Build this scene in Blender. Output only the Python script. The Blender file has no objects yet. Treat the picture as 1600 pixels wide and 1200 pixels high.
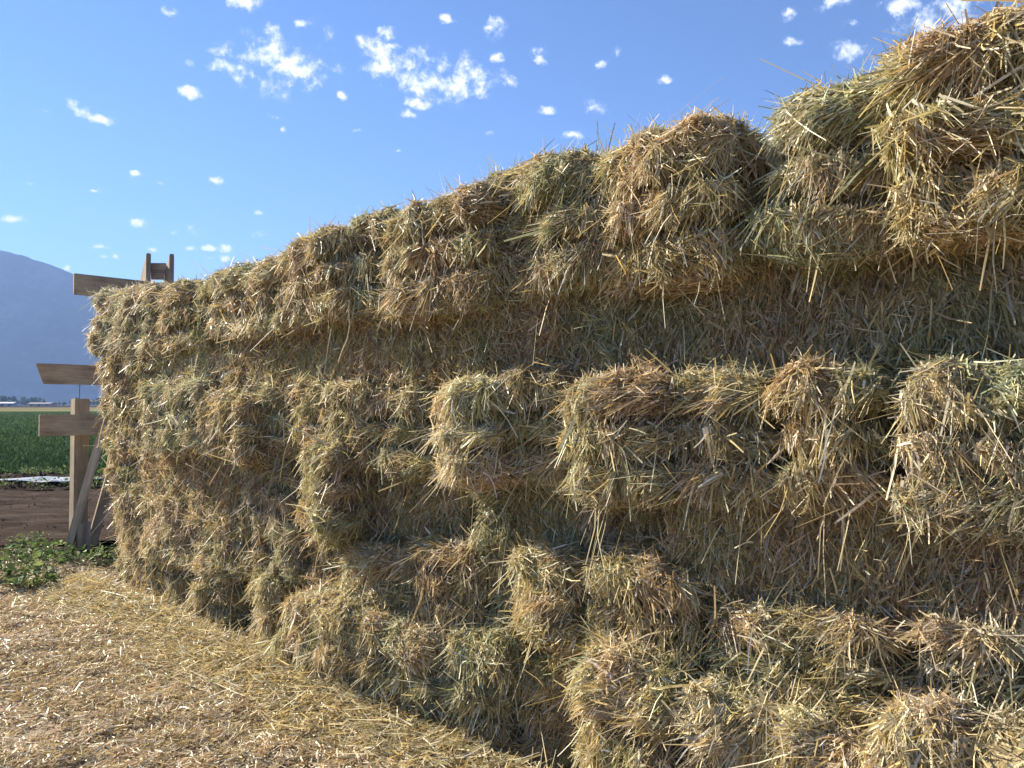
import bpy, math, random
import numpy as np
from mathutils import Vector, Matrix

R = math.radians
rng = np.random.default_rng(7)
random.seed(7)
sc = bpy.context.scene
COL = sc.collection

# ---------------------------------------------------------------- camera
F = 1209.0                       # focal length in photo pixels (1600 wide)
CAM = np.array((0.0, 0.0, 1.6))
PITCH = math.atan(32 / F)
cd = bpy.data.cameras.new("camera")
cd.sensor_width = 36
cd.lens = 36 * F / 1600
cd.clip_end = 30000
cd.clip_start = 0.05
cam = bpy.data.objects.new("camera", cd)
cam.location = CAM
cam.rotation_euler = (R(90) + PITCH, 0, 0)
COL.objects.link(cam)
sc.camera = cam

# wall frame: the stack runs from the far left towards the right of the camera
WO = np.array((0.0, 3.6, 0.0))
WR = np.array((1.04, -1.0, 0.0)); WR /= np.linalg.norm(WR)
WN = np.array((-WR[1] * -1.0, -WR[0], 0.0)); WN = np.array((WR[1], -WR[0], 0.0))   # outwards, towards the camera
WYAW = math.atan2(WR[1], WR[0])

# ---------------------------------------------------------------- sun, sky, exposure
SUN_EL = 27.0
SUN_DELTA = 11.5                  # degrees the sun stands in front of the stack's face
sh = -WR * math.cos(R(SUN_DELTA)) + WN * math.sin(R(SUN_DELTA))
SUN_AZ = math.atan2(sh[0], sh[1])   # clockwise from +Y
sl = bpy.data.lights.new("sun", 'SUN')
sl.energy = 5.0
sl.angle = R(0.53)
sl.color = (1.0, 0.90, 0.74)
so = bpy.data.objects.new("sun", sl)
to_sun = Vector((sh[0] * math.cos(R(SUN_EL)), sh[1] * math.cos(R(SUN_EL)), math.sin(R(SUN_EL))))
so.rotation_euler = (-to_sun).to_track_quat('-Z', 'Y').to_euler()
so.location = (-10, 5, 12)
COL.objects.link(so)

sc.view_settings.view_transform = 'Standard'
sc.view_settings.look = 'None'
sc.view_settings.gamma = 1
sc.view_settings.exposure = 1.80
sc.cycles.max_bounces = 6
sc.cycles.diffuse_bounces = 4
sc.cycles.glossy_bounces = 2
sc.cycles.transmission_bounces = 3
sc.cycles.volume_bounces = 0
sc.cycles.use_adaptive_sampling = True
sc.cycles.use_denoising = True
sc.cycles.denoiser = 'OPENIMAGEDENOISE'
sc.cycles.denoising_prefilter = 'ACCURATE'


def ray(x, y):
    """direction of the photo pixel (1600x1200)"""
    cx, cy = (x - 800) / F, (600 - y) / F
    c, s = math.cos(PITCH), math.sin(PITCH)
    return np.array((cx, c - cy * s, s + cy * c))


def on_ground(x, y, z=0.0):
    d = ray(x, y)
    return CAM + d * ((z - CAM[2]) / d[2])


def at_depth(x, y, Y):
    d = ray(x, y)
    return CAM + d * (Y / d[1])


def on_wall(x, y, w):
    """wall coordinates (along, height) of the pixel on the plane w metres in front of the stack face"""
    d = ray(x, y)
    t = (np.dot(WO - CAM, WN) + w) / np.dot(d, WN)
    p = CAM + d * t
    return float(np.dot(p - WO, WR)), float(p[2]), p


# ---- world: Nishita sky with small fair-weather clouds at fixed directions
world = bpy.data.worlds.new("World")
sc.world = world
world.use_nodes = True
wt = world.node_tree
wt.nodes.clear()


def N(t, typ, **kw):
    n = t.nodes.new(typ)
    for k, v in kw.items():
        setattr(n, k, v)
    return n


sky = N(wt, 'ShaderNodeTexSky', sky_type='NISHITA', sun_disc=False)
sky.sun_elevation = R(SUN_EL)
sky.sun_rotation = SUN_AZ
sky.altitude = 1400
sky.air_density = 1.0
sky.dust_density = 0.0
sky.ozone_density = 5.0
SKY_STRENGTH = 0.058
bg = N(wt, 'ShaderNodeBackground')
bg.inputs[1].default_value = SKY_STRENGTH
blue = N(wt, 'ShaderNodeVectorMath', operation='MULTIPLY')      # a clear, dry, deep blue sky
blue.inputs[1].default_value = (0.73, 0.84, 0.97)
wt.links.new(sky.outputs[0], blue.inputs[0])
wt.links.new(blue.outputs[0], bg.inputs[0])
cloudbg = N(wt, 'ShaderNodeBackground')
cloudbg.inputs[1].default_value = 0.42
tc = N(wt, 'ShaderNodeTexCoord')
# (x, y, half width, half height) in photo pixels
CLOUDS = [(440, 103, 62, 34), (480, 112, 34, 22), (605, 97, 38, 24), (650, 108, 40, 26), (712, 124, 58, 26),
          (572, 72, 22, 14), (602, 50, 22, 12), (122, 172, 26, 14), (160, 186, 22, 9), (352, 104, 24, 16),
          (348, 77, 20, 10), (300, 145, 22, 10), (420, 42, 24, 14), (478, 36, 18, 8), (382, 4, 32, 12),
          (513, 52, 12, 12), (524, 107, 18, 10), (534, 148, 14, 7), (655, 162, 24, 9), (767, 44, 28, 18),
          (772, 90, 20, 10), (844, 90, 16, 16), (924, 168, 28, 15), (858, 172, 18, 9), (798, 130, 16, 10),
          (940, 97, 12, 9), (963, 82, 10, 9), (1038, 126, 16, 7), (270, 18, 14, 8), (292, 96, 13, 9),
          (1455, 38, 62, 30), (1500, 4, 54, 16), (1332, 76, 36, 16), (1308, 3, 32, 10), (1328, 40, 14, 9),
          (1410, 8, 36, 18), (1380, 96, 22, 14), (1232, 22, 14, 9), (1240, 66, 16, 8), (430, 183, 12, 6),
          (440, 202, 9, 5), (338, 280, 16, 6), (212, 272, 12, 6), (247, 286, 9, 5), (148, 300, 12, 5),
          (24, 344, 24, 6), (214, 348, 22, 8), (268, 362, 12, 7), (296, 360, 20, 9), (408, 368, 16, 6),
          (240, 390, 18, 6), (330, 388, 12, 6), (354, 387, 14, 7), (352, 402, 12, 6), (326, 405, 9, 5),
          (298, 388, 12, 6), (152, 386, 20, 5), (160, 400, 12, 4), (182, 402, 10, 5), (106, 418, 8, 4),
          (404, 336, 12, 5), (622, 236, 9, 4), (760, 208, 20, 6), (895, 212, 20, 7), (640, 180, 14, 7),
          (560, 205, 10, 4), (50, 288, 9, 4), (70, 175, 8, 5), (620, 72, 16, 10), (700, 30, 16, 8)]
nz = N(wt, 'ShaderNodeTexNoise')
nz.inputs['Scale'].default_value = 46
nz.inputs['Detail'].default_value = 7
nz.inputs['Roughness'].default_value = 0.66
wt.links.new(tc.outputs['Generated'], nz.inputs['Vector'])
nz2 = N(wt, 'ShaderNodeTexNoise')
nz2.inputs['Scale'].default_value = 46
nz2.inputs['Detail'].default_value = 4
wt.links.new(tc.outputs['Generated'], nz2.inputs['Vector'])
wob = N(wt, 'ShaderNodeVectorMath', operation='SCALE')
wob.inputs['Scale'].default_value = 0.014
sub = N(wt, 'ShaderNodeVectorMath', operation='SUBTRACT')
sub.inputs[1].default_value = (0.5, 0.5, 0.5)
wt.links.new(nz2.outputs['Color'], sub.inputs[0])
wt.links.new(sub.outputs[0], wob.inputs[0])
dirn = N(wt, 'ShaderNodeVectorMath', operation='ADD')
wt.links.new(tc.outputs['Generated'], dirn.inputs[0])
wt.links.new(wob.outputs[0], dirn.inputs[1])
last = None
for ci, (x, y, hw, hh) in enumerate(CLOUDS):
    cs_ = 1.32 if ci < 5 else 0.96
    d = ray(x, y)
    ln = np.linalg.norm(d)
    c = d / ln
    ax, az = hw / F / ln * cs_, hh / F / ln * cs_
    m = N(wt, 'ShaderNodeVectorMath', operation='MULTIPLY_ADD')
    s = (1 / ax, 1 / ax, 1 / az)
    m.inputs[1].default_value = s
    m.inputs[2].default_value = (-c[0] * s[0], -c[1] * s[1], -c[2] * s[2])
    wt.links.new(dirn.outputs[0], m.inputs[0])
    l = N(wt, 'ShaderNodeVectorMath', operation='LENGTH')
    wt.links.new(m.outputs[0], l.inputs[0])
    if last is None:
        last = l.outputs['Value']
    else:
        mn = N(wt, 'ShaderNodeMath', operation='MINIMUM')
        wt.links.new(last, mn.inputs[0])
        wt.links.new(l.outputs['Value'], mn.inputs[1])
        last = mn.outputs[0]
# density = 1 - dist + (noise-0.5)*k
a1 = N(wt, 'ShaderNodeMath', operation='MULTIPLY_ADD')
a1.inputs[1].default_value = 5.0
a1.inputs[2].default_value = -2.25
wt.links.new(nz.outputs['Fac'], a1.inputs[0])
a2 = N(wt, 'ShaderNodeMath', operation='SUBTRACT')
wt.links.new(a1.outputs[0], a2.inputs[0])
wt.links.new(last, a2.inputs[1])
mr = N(wt, 'ShaderNodeMapRange', interpolation_type='SMOOTHSTEP')
mr.inputs['From Min'].default_value = -0.75
mr.inputs['From Max'].default_value = 0.55
mr.inputs['To Max'].default_value = 0.96
wt.links.new(a2.outputs[0], mr.inputs['Value'])
# only inside a blob's reach
mr2 = N(wt, 'ShaderNodeMapRange', interpolation_type='SMOOTHSTEP')
mr2.inputs['From Min'].default_value = 1.35
mr2.inputs['From Max'].default_value = 0.85
wt.links.new(last, mr2.inputs['Value'])
mm = N(wt, 'ShaderNodeMath', operation='MULTIPLY')
wt.links.new(mr.outputs[0], mm.inputs[0])
wt.links.new(mr2.outputs[0], mm.inputs[1])
cr = N(wt, 'ShaderNodeValToRGB')
cr.color_ramp.elements[0].position = 0.0
cr.color_ramp.elements[0].color = (0.62, 0.72, 0.92, 1)
cr.color_ramp.elements[1].position = 0.9
cr.color_ramp.elements[1].color = (1.0, 0.99, 0.97, 1)
wt.links.new(mm.outputs[0], cr.inputs[0])
wt.links.new(cr.outputs[0], cloudbg.inputs[0])
mix = N(wt, 'ShaderNodeMixShader')
wt.links.new(mm.outputs[0], mix.inputs[0])
wt.links.new(bg.outputs[0], mix.inputs[1])
wt.links.new(cloudbg.outputs[0], mix.inputs[2])
wo = N(wt, 'ShaderNodeOutputWorld')
wt.links.new(mix.outputs[0], wo.inputs[0])


# ---------------------------------------------------------------- helpers
class SinNoise:
    """smooth cheap noise in -1..1 (sum of random plane waves)"""
    def __init__(self, seed, freq, n=10, spread=0.6):
        g = np.random.default_rng(seed)
        k = g.normal(size=(n, 3))
        k /= np.linalg.norm(k, axis=1)[:, None]
        self.k = k * (freq * 2 * math.pi * np.exp(g.uniform(-spread, spread, n)))[:, None]
        self.p = g.uniform(0, 6.28, n)
        self.n = n

    def __call__(self, P):
        return np.sin(P @ self.k.T + self.p).sum(axis=1) / math.sqrt(self.n) / 0.9


def unit(v):
    return v / np.maximum(np.linalg.norm(v, axis=1), 1e-9)[:, None]


def mesh_from(name, verts, quads, cols=None, mats=(), mat_idx=None, smooth=False, cls=4):
    me = bpy.data.meshes.new(name)
    nv, nf = len(verts), len(quads)
    me.vertices.add(nv)
    me.vertices.foreach_set('co', np.ascontiguousarray(verts, dtype=np.float32).ravel())
    me.loops.add(nf * cls)
    me.loops.foreach_set('vertex_index', np.ascontiguousarray(quads, dtype=np.int32).ravel())
    me.polygons.add(nf)
    me.polygons.foreach_set('loop_start', np.arange(0, nf * cls, cls, dtype=np.int32))
    me.polygons.foreach_set('loop_total', np.full(nf, cls, dtype=np.int32))
    for m in mats:
        me.materials.append(m)
    if mat_idx is not None:
        me.polygons.foreach_set('material_index', np.ascontiguousarray(mat_idx, dtype=np.int32))
    me.polygons.foreach_set('use_smooth', np.full(nf, smooth, dtype=bool))
    me.update(calc_edges=True)
    if cols is not None:
        at = me.attributes.new('tint', 'FLOAT_COLOR', 'POINT')
        c4 = np.ones((nv, 4), dtype=np.float32)
        c4[:, :3] = cols
        at.data.foreach_set('color', c4.ravel())
    return me


def link(name, me, parent=None, loc=(0, 0, 0)):
    o = bpy.data.objects.new(name, me)
    COL.objects.link(o)
    o.location = loc
    if parent:
        o.parent = parent
    return o


def tag(o, label=None, cat=None, group=None, kind=None):
    if label: o['label'] = label
    if cat: o['category'] = cat
    if group: o['group'] = group
    if kind: o['kind'] = kind
    return o


def ribbons(g, root, d, L, W, bend, seg=3, taper=0.55, kink=0.12):
    """flat curved blades -> verts (n*(seg+1)*2,3), quads"""
    n = len(root)
    t = np.linspace(0, 1, seg + 1)
    P = root[:, None, :] + d[:, None, :] * (L[:, None] * t)[:, :, None] + bend[:, None, :] * (L[:, None] * t * t)[:, :, None]
    if kink > 0:
        kk = g.normal(size=(n, 3)) * (L * 0.35)[:, None] * (g.random(n) < kink)[:, None]
        f = np.clip((t - 0.5) * 2, 0, 1)
        P = P + kk[:, None, :] * f[None, :, None]
    s = unit(np.cross(d, g.normal(size=(n, 3))))
    s2 = unit(s + 0.35 * g.normal(size=(n, 3)))
    S = s[:, None, :] * (1 - t)[None, :, None] + s2[:, None, :] * t[None, :, None]
    w = (W[:, None] * (1 - (1 - taper) * t ** 2)[None, :] * 0.5)[:, :, None]
    V = np.stack((P - S * w, P + S * w), axis=2)          # n, seg+1, 2, 3
    V = V.reshape(-1, 3)
    base = (np.arange(n) * (seg + 1) * 2)[:, None]
    k = np.arange(seg)[None, :] * 2
    a = base + k
    Q = np.stack((a, a + 1, a + 3, a + 2), axis=2).reshape(-1, 4)
    return V, Q


# ---------------------------------------------------------------- materials
def new_mat(name):
    m = bpy.data.materials.new(name)
    m.use_nodes = True
    t = m.node_tree
    p = t.nodes['Principled BSDF']
    return m, t, p


def leaf_mat(name, transl=0.3, rough=0.55, spec=0.35):
    m, t, p = new_mat(name)
    a = N(t, 'ShaderNodeAttribute', attribute_name='tint')
    t.links.new(a.outputs['Color'], p.inputs['Base Color'])
    p.inputs['Roughness'].default_value = rough
    p.inputs['Specular IOR Level'].default_value = spec
    tr = N(t, 'ShaderNodeBsdfTranslucent')
    t.links.new(a.outputs['Color'], tr.inputs['Color'])
    mx = N(t, 'ShaderNodeMixShader')
    mx.inputs[0].default_value = transl
    t.links.new(p.outputs[0], mx.inputs[1])
    t.links.new(tr.outputs[0], mx.inputs[2])
    t.links.new(mx.outputs[0], t.nodes['Material Output'].inputs['Surface'])
    return m


def ramp(t, src, stops):
    r = N(t, 'ShaderNodeValToRGB')
    e = r.color_ramp.elements
    e[0].position, e[0].color = stops[0][0], (*stops[0][1], 1)
    e[1].position, e[1].color = stops[-1][0], (*stops[-1][1], 1)
    for p, c in stops[1:-1]:
        x = e.new(p)
        x.color = (*c, 1)
    t.links.new(src, r.inputs[0])
    return r.outputs[0]


def noise(t, scale, detail=6, rough=0.6, vec=None, coord='Object', stretch=None):
    n = N(t, 'ShaderNodeTexNoise')
    n.inputs['Scale'].default_value = scale
    n.inputs['Detail'].default_value = detail
    n.inputs['Roughness'].default_value = rough
    c = N(t, 'ShaderNodeTexCoord')
    src = c.outputs[coord]
    if stretch:
        mp = N(t, 'ShaderNodeMapping')
        mp.inputs['Scale'].default_value = stretch
        t.links.new(src, mp.inputs['Vector'])
        src = mp.outputs[0]
    t.links.new(src, n.inputs['Vector'])
    return n.outputs['Fac']


def bump(t, p, src, strength, dist):
    b = N(t, 'ShaderNodeBump')
    b.inputs['Strength'].default_value = strength
    b.inputs['Distance'].default_value = dist
    t.links.new(src, b.inputs['Height'])
    t.links.new(b.outputs[0], p.inputs['Normal'])


M_STRAW = leaf_mat('dry_straw', 0.30, 0.5, 0.4)
M_LITTER = leaf_mat('trodden_straw', 0.2, 0.5, 0.45)
M_CROP = leaf_mat('crop_leaf', 0.2, 1.0, 0.0)
M_LEAF = leaf_mat('green_leaf', 0.35, 0.65, 0.15)

M_CORE, t, p = new_mat('packed_hay')
nn = noise(t, 60, 5, 0.7, stretch=(1, 1, 0.25))
t.links.new(ramp(t, nn, [(0.3, (0.16, 0.12, 0.06)), (0.55, (0.32, 0.25, 0.13)), (0.75, (0.46, 0.37, 0.21))]), p.inputs['Base Color'])
p.inputs['Roughness'].default_value = 0.9
bump(t, p, nn, 1.0, 0.02)

M_SOIL, t, p = new_mat('farm_soil')
p.inputs['Specular IOR Level'].default_value = 0.0      # dry rough ground has no sheen
nn = noise(t, 1.3, 9, 0.65)
t.links.new(ramp(t, nn, [(0.3, (0.032, 0.025, 0.019)), (0.55, (0.065, 0.050, 0.040)), (0.75, (0.12, 0.093, 0.074))]), p.inputs['Base Color'])
p.inputs['Roughness'].default_value = 0.95
bump(t, p, noise(t, 9, 8, 0.7), 0.8, 0.06)

M_MAT, t, p = new_mat('straw_covered_ground')
nn = noise(t, 40, 6, 0.75)
t.links.new(ramp(t, nn, [(0.32, (0.13, 0.09, 0.055)), (0.5, (0.33, 0.245, 0.15)), (0.7, (0.52, 0.42, 0.28))]), p.inputs['Base Color'])
p.inputs['Roughness'].default_value = 0.9
bump(t, p, nn, 1.0, 0.015)

M_PATH, t, p = new_mat('dirt_track')
p.inputs['Specular IOR Level'].default_value = 0.0      # dry rough ground has no sheen
nn = noise(t, 2.2, 9, 0.7, stretch=(0.5, 1.6, 1))
t.links.new(ramp(t, nn, [(0.3, (0.055, 0.042, 0.034)), (0.52, (0.098, 0.076, 0.062)), (0.72, (0.16, 0.128, 0.105))]), p.inputs['Base Color'])
p.inputs['Roughness'].default_value = 0.95
bump(t, p, noise(t, 5, 9, 0.75, stretch=(0.4, 1.6, 1)), 1.0, 0.12)

M_FIELD, t, p = new_mat('crop_field_green')
p.inputs['Specular IOR Level'].default_value = 0.0      # dry rough ground has no sheen
nn = noise(t, 0.8, 9, 0.7)
t.links.new(ramp(t, nn, [(0.3, (0.03, 0.05, 0.022)), (0.55, (0.055, 0.088, 0.04)), (0.8, (0.085, 0.12, 0.06))]), p.inputs['Base Color'])
p.inputs['Roughness'].default_value = 0.9

M_PALE, t, p = new_mat('ripe_field')
p.inputs['Specular IOR Level'].default_value = 0.0      # dry rough ground has no sheen
nn = noise(t, 0.03, 6, 0.6, stretch=(0.4, 2, 1))
t.links.new(ramp(t, nn, [(0.3, (0.09, 0.095, 0.045)), (0.5, (0.19, 0.175, 0.09)), (0.7, (0.25, 0.22, 0.125))]), p.inputs['Base Color'])
p.inputs['Roughness'].default_value = 0.95

M_MOUNT, t, p = new_mat('scrub_mountain')
p.inputs['Specular IOR Level'].default_value = 0.0      # dry rough ground has no sheen
nn = noise(t, 0.006, 9, 0.65)
t.links.new(ramp(t, nn, [(0.36, (0.02, 0.03, 0.018)), (0.5, (0.06, 0.06, 0.04)), (0.62, (0.14, 0.125, 0.09))]), p.inputs['Base Color'])
p.inputs['Roughness'].default_value = 0.95

def wood_mat(name, dark, mid, light):
    m, t, p = new_mat(name)
    nn = noise(t, 6, 8, 0.65, stretch=(0.5, 9, 9))
    n2 = noise(t, 3, 4, 0.6, stretch=(1.2, 3, 3))
    ad = N(t, 'ShaderNodeMath', operation='MULTIPLY_ADD')
    ad.inputs[1].default_value = 0.5
    t.links.new(n2, ad.inputs[0])
    hf = N(t, 'ShaderNodeMath', operation='MULTIPLY')
    hf.inputs[1].default_value = 0.5
    t.links.new(nn, hf.inputs[0])
    t.links.new(hf.outputs[0], ad.inputs[2])
    t.links.new(ramp(t, ad.outputs[0], [(0.36, dark), (0.5, mid), (0.64, light)]), p.inputs['Base Color'])
    p.inputs['Roughness'].default_value = 0.8
    bump(t, p, nn, 0.5, 0.004)
    return m

M_BEAM = wood_mat('weathered_board', (0.22, 0.155, 0.095), (0.38, 0.285, 0.18), (0.50, 0.395, 0.26))
M_POST = wood_mat('treated_post', (0.20, 0.15, 0.09), (0.31, 0.24, 0.15), (0.41, 0.325, 0.21))
M_PALEWOOD = wood_mat('sunlit_pale_board', (0.30, 0.235, 0.15), (0.46, 0.37, 0.25), (0.58, 0.48, 0.345))  # light plank, made paler still: sunlight on the brace put into the colour
M_GREY = wood_mat('grey_board', (0.15, 0.11, 0.075), (0.30, 0.235, 0.165), (0.43, 0.35, 0.25))

# ---------------------------------------------------------------- colours of straw
PAL = {
    'gold': (0.56, 0.450, 0.21), 'pale': (0.68, 0.61, 0.41), 'tan': (0.45, 0.36, 0.20), 'grey': (0.48, 0.455, 0.33),
    'green': (0.345, 0.355, 0.205), 'olive': (0.29, 0.28, 0.13), 'rust': (0.42, 0.29, 0.145), 'dark': (0.20, 0.15, 0.08),
    'white': (0.78, 0.73, 0.59), 'ochre': (0.52, 0.39, 0.15), 'rose': (0.60, 0.455, 0.30),
}
TONES = {
    'gold':  dict(gold=5, pale=3.6, tan=2.6, ochre=1.8, grey=.8, rust=.5, green=.4, olive=.4, white=.6, dark=.4),
    'brown': dict(gold=3.2, pale=2.6, tan=3.8, rust=1.4, grey=1.2, ochre=1.3, dark=.8, white=.4, green=.4, olive=.4),
    'green': dict(green=2.6, olive=1.8, grey=2.4, pale=2.6, gold=2.4, tan=1.4, dark=.5, white=.4),
    'mixed': dict(green=1.1, olive=.9, grey=1.6, pale=3, gold=3, tan=2.4, rust=.6, dark=.5, white=.5, ochre=1),
    'grey':  dict(grey=3, pale=3.2, tan=2.2, green=.9, gold=2.4, dark=.5, white=.6, ochre=.5),
    'pale':  dict(pale=4, gold=3.8, white=1, grey=1, tan=1, green=.4, ochre=.8),
    'litter': dict(rose=5, gold=2, pale=2.8, tan=3.4, rust=1.8, ochre=1.4, dark=.7, white=1.3, grey=.5),
}


def straw_cols(g, n, tone, field=None):
    ks = list(TONES[tone])
    w = np.array([TONES[tone][k] for k in ks], float)
    w /= w.sum()
    i = g.choice(len(ks), size=n, p=w)
    c = np.array([PAL[k] for k in ks])[i]
    c = c * np.exp(g.normal(0, 0.16, n))[:, None]
    if field is not None:                  # drifting patches of greener and rustier hay
        f = np.clip(field, -1.2, 1.2)[:, None]
        c = c * (1 + f * np.array((-0.05, 0.02, -0.02)))
    return np.clip(c, 0.02, 0.9)


# ---------------------------------------------------------------- the bales
def bale_shape(kind, hx, hy, hz, seed):
    """returns f(face, a, b) -> points, normals. local: x along the stack, y into the stack (front at -hy), z up from 0"""
    g = np.random.default_rng(seed + 9)
    r = min(g.uniform(0.045, 0.08) if kind == 'H' else 0.045, hx * 0.7, hz * 0.55)
    h = np.array((hx, hy, hz))
    n1, n2, n3 = SinNoise(seed, 1.6), SinNoise(seed + 1, 4.5), SinNoise(seed + 2, 11)
    zs = (-hz * (0.30 + g.uniform(-.06, .06)), hz * (0.34 + g.uniform(-.06, .06)))
    cd_ = g.uniform(0.07, 0.12)
    tilt = g.uniform(-0.05, 0.05)

    def f(face, a, b):
        q = np.empty((len(a), 3))
        ax = face // 2
        sg = 1 if face % 2 else -1
        o = [i for i in range(3) if i != ax]
        q[:, ax] = sg
        q[:, o[0]] = a
        q[:, o[1]] = b
        X = q * h
        C = np.clip(X, -(h - r), h - r)
        nrm = unit(X - C)
        P = C + nrm * r
        wn = n1(P) * 0.018 + n2(P) * 0.018 + n3(P) * 0.010
        if kind == 'H':
            z = P[:, 2] + tilt * P[:, 0]
            cre = sum(np.exp(-((z - zz) / 0.030) ** 2) for zz in zs)
            wn = wn - cd_ * cre * (1 - np.abs(nrm[:, 2])) + 0.02
            lob = np.abs(np.sin(math.pi * (z - zs[0]) / (zs[1] - zs[0])))
            wn = wn + (0.008 * (1 - (P[:, 0] / hx) ** 2) + 0.036 * lob ** 0.6) * (np.abs(nrm[:, 1]) > 0.5)
        else:
            fl = np.abs(np.sin(P[:, 0] * math.pi / 0.115 + seed))     # the flakes of the cut side
            wn = wn * 0.5 + 0.015 * fl ** 0.5 * (np.abs(nrm[:, 1]) > 0.5)
        P = P + nrm * wn[:, None]
        P[:, 2] += hz
        return P, nrm
    return f, np.array(zs) + hz


def make_bale(kind, hx, hy, hz, tone, seed, dens, wscale, upright=0.0, hang=60):
    """one mesh: packed body plus the straw standing off it"""
    g = np.random.default_rng(seed)
    f, zs = bale_shape(kind, hx, hy, hz, seed)
    h = (hx, hy, hz)
    V, Q, C, MI = [], [], [], []
    off = 0
    # body
    for face in range(6):
        ax = face // 2
        o = [i for i in range(3) if i != ax]
        na = int(max(6, 2 * h[o[0]] / 0.04))
        nb = int(max(6, 2 * h[o[1]] / 0.04))
        A, B = np.meshgrid(np.linspace(-1, 1, na + 1), np.linspace(-1, 1, nb + 1), indexing='ij')
        P, _ = f(face, A.ravel(), B.ravel())
        idx = np.arange((na + 1) * (nb + 1)).reshape(na + 1, nb + 1)
        q = np.stack((idx[:-1, :-1], idx[1:, :-1], idx[1:, 1:], idx[:-1, 1:]), axis=2).reshape(-1, 4)
        flip = (face % 2 == 0) ^ (ax == 1)
        if flip:
            q = q[:, ::-1]
        V.append(P); Q.append(q + off); C.append(np.full((len(P), 3), 0.2)); MI.append(np.zeros(len(q)))
        off += len(P)
    # straw, face by face: (face, share of depth kept, density factor)
    n_or = SinNoise(seed + 21, 2.4)
    n_or2 = SinNoise(seed + 23, 5.5)
    n_el = SinNoise(seed + 25, 4.0)
    n_c = SinNoise(seed + 27, 3.0)
    reach = 0.34
    for face, fd in ((2, 1.0), (1, 0.8), (0, 0.75), (5, 0.9), (4, 0.55)):
        if face == 2:
            area = 4 * hx * hz
            n = int(area * dens)
            a, b = g.uniform(-1, 1, n), g.uniform(-1, 1, n)
        else:
            dep = min(2 * hy, reach if face != 5 else 0.75)
            wid = 2 * hz if face in (0, 1) else 2 * hx
            n = int(dep * wid * dens * fd)
            y = -1 + (dep / hy) * g.random(n) ** 1.2
            o = g.uniform(-1, 1, n)
            a, b = (y, o) if face in (0, 1) else (o, y)
        P, nr = f(face, a, b)
        nr = unit(nr + 0.10 * g.normal(size=(n, 3)))
        down = np.tile((0, 0, -1.0), (n, 1))
        if face in (4, 5):
            down = np.tile((0, -0.2, 0), (n, 1)) + 0.8 * g.normal(size=(n, 3))
        td = unit(down - nr * (down * nr).sum(1)[:, None])
        ts = np.cross(nr, td)
        zz = np.sort(np.append(zs, (0.0, 2 * hz)))
        k = np.clip(np.searchsorted(zz, P[:, 2]) - 1, 0, len(zz) - 2)
        fr_ = np.clip((P[:, 2] - zz[k]) / np.maximum(zz[k + 1] - zz[k], 1e-3), 0, 1)     # height within its bulge
        if kind == 'H':
            th = n_or(P) * 0.75 + n_or2(P) * 0.45 + k * 0.5 * np.sin(seed + k * 2.1) + g.normal(0, 0.36, n)
            th = np.where(g.random(n) < 0.16, th + math.pi * g.uniform(.4, 1.6, n), th)
            el = np.abs(g.normal(0.05, 0.20, n)) + 0.22 * np.clip(n_el(P), 0, 2)
            brist = g.random(n) < np.clip((fr_ - 0.55) * 1.6, 0, 0.7) + (0.35 if face == 0 else 0.0)
            L = np.exp(g.normal(math.log(0.080), 0.45, n))
            el = np.where(brist, g.uniform(0.3, 1.2, n), el)
            L = np.where(brist, L * 0.62, L)
        else:
            th = n_or(P) * 0.28 + g.normal(0, 0.38, n) + np.where(g.random(n) < 0.12, g.uniform(-1.5, 1.5, n), 0)
            th = np.where(g.random(n) < 0.5, th + math.pi, th)
            el = np.abs(g.normal(0.14, 0.26, n))
            L = np.exp(g.normal(math.log(0.066), 0.42, n))
        if face == 5:
            th = g.uniform(-math.pi, math.pi, n)
            st = g.random(n) < 0.22 + upright
            el = np.where(st, g.uniform(0.3, 1.35, n), np.abs(g.normal(.05, .2, n)))
            L = np.where(st, L * 0.75, L)
        L = np.where(g.random(n) < 0.30, g.uniform(0.018, 0.05, n), L)          # broken bits and chaff
        L = np.clip(L, 0.018, 0.22)
        d = unit((np.cos(th)[:, None] * td + np.sin(th)[:, None] * ts) * np.cos(el)[:, None] + nr * np.sin(el)[:, None])
        grav = g.uniform(0.0, 0.25, n)
        # packed bales end cleanly below and above: few stalks reach past the edges
        zend = P[:, 2] + L * (d[:, 2] * 0.7 - grav)
        over = np.maximum(-0.03 - zend, zend - (2 * hz + (0.09 if face == 5 else 0.03)))
        if kind == 'H':                                  # each bulge is a folded layer: few stalks bridge the string grooves
            bz = np.maximum(zz[k] - 0.012 - zend, zend - zz[k + 1] - 0.012)
            over = np.where((g.random(n) < 0.85) & (face < 4), np.maximum(over, bz), over)
        cut_ = (over > 0) & (g.random(n) < 0.93)
        L = np.where(cut_, np.clip(L - over / np.maximum(np.abs(d[:, 2] * .7 - grav), .25), 0.02, 1), L)
        bend = np.tile((0, 0, -1.0), (n, 1)) * grav[:, None] - nr * g.uniform(-0.04, 0.16, n)[:, None] + g.normal(0, 0.17, (n, 3))
        root = P + nr * (g.uniform(-0.006, 0.016, n) if kind == 'H' else g.uniform(0.0, 0.016, n))[:, None] - d * (L * 0.3)[:, None]
        W = (1.15 if kind == 'S' else 1.0) * wscale * np.clip(np.exp(g.normal(math.log(0.0046), 0.40, n)), 0.0018, 0.0115)
        v, q = ribbons(g, root, d, L, W, bend, 3, kink=0.28)
        c = straw_cols(g, n, tone, n_c(P))
        V.append(v); Q.append(q + off); C.append(np.repeat(c, 8, axis=0)); MI.append(np.ones(len(q)))
        off += len(v)
    # long loose stalks hanging out of the lower edge and the creases
    n = int(hang * (1 if kind == 'H' else 0.5))
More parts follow.
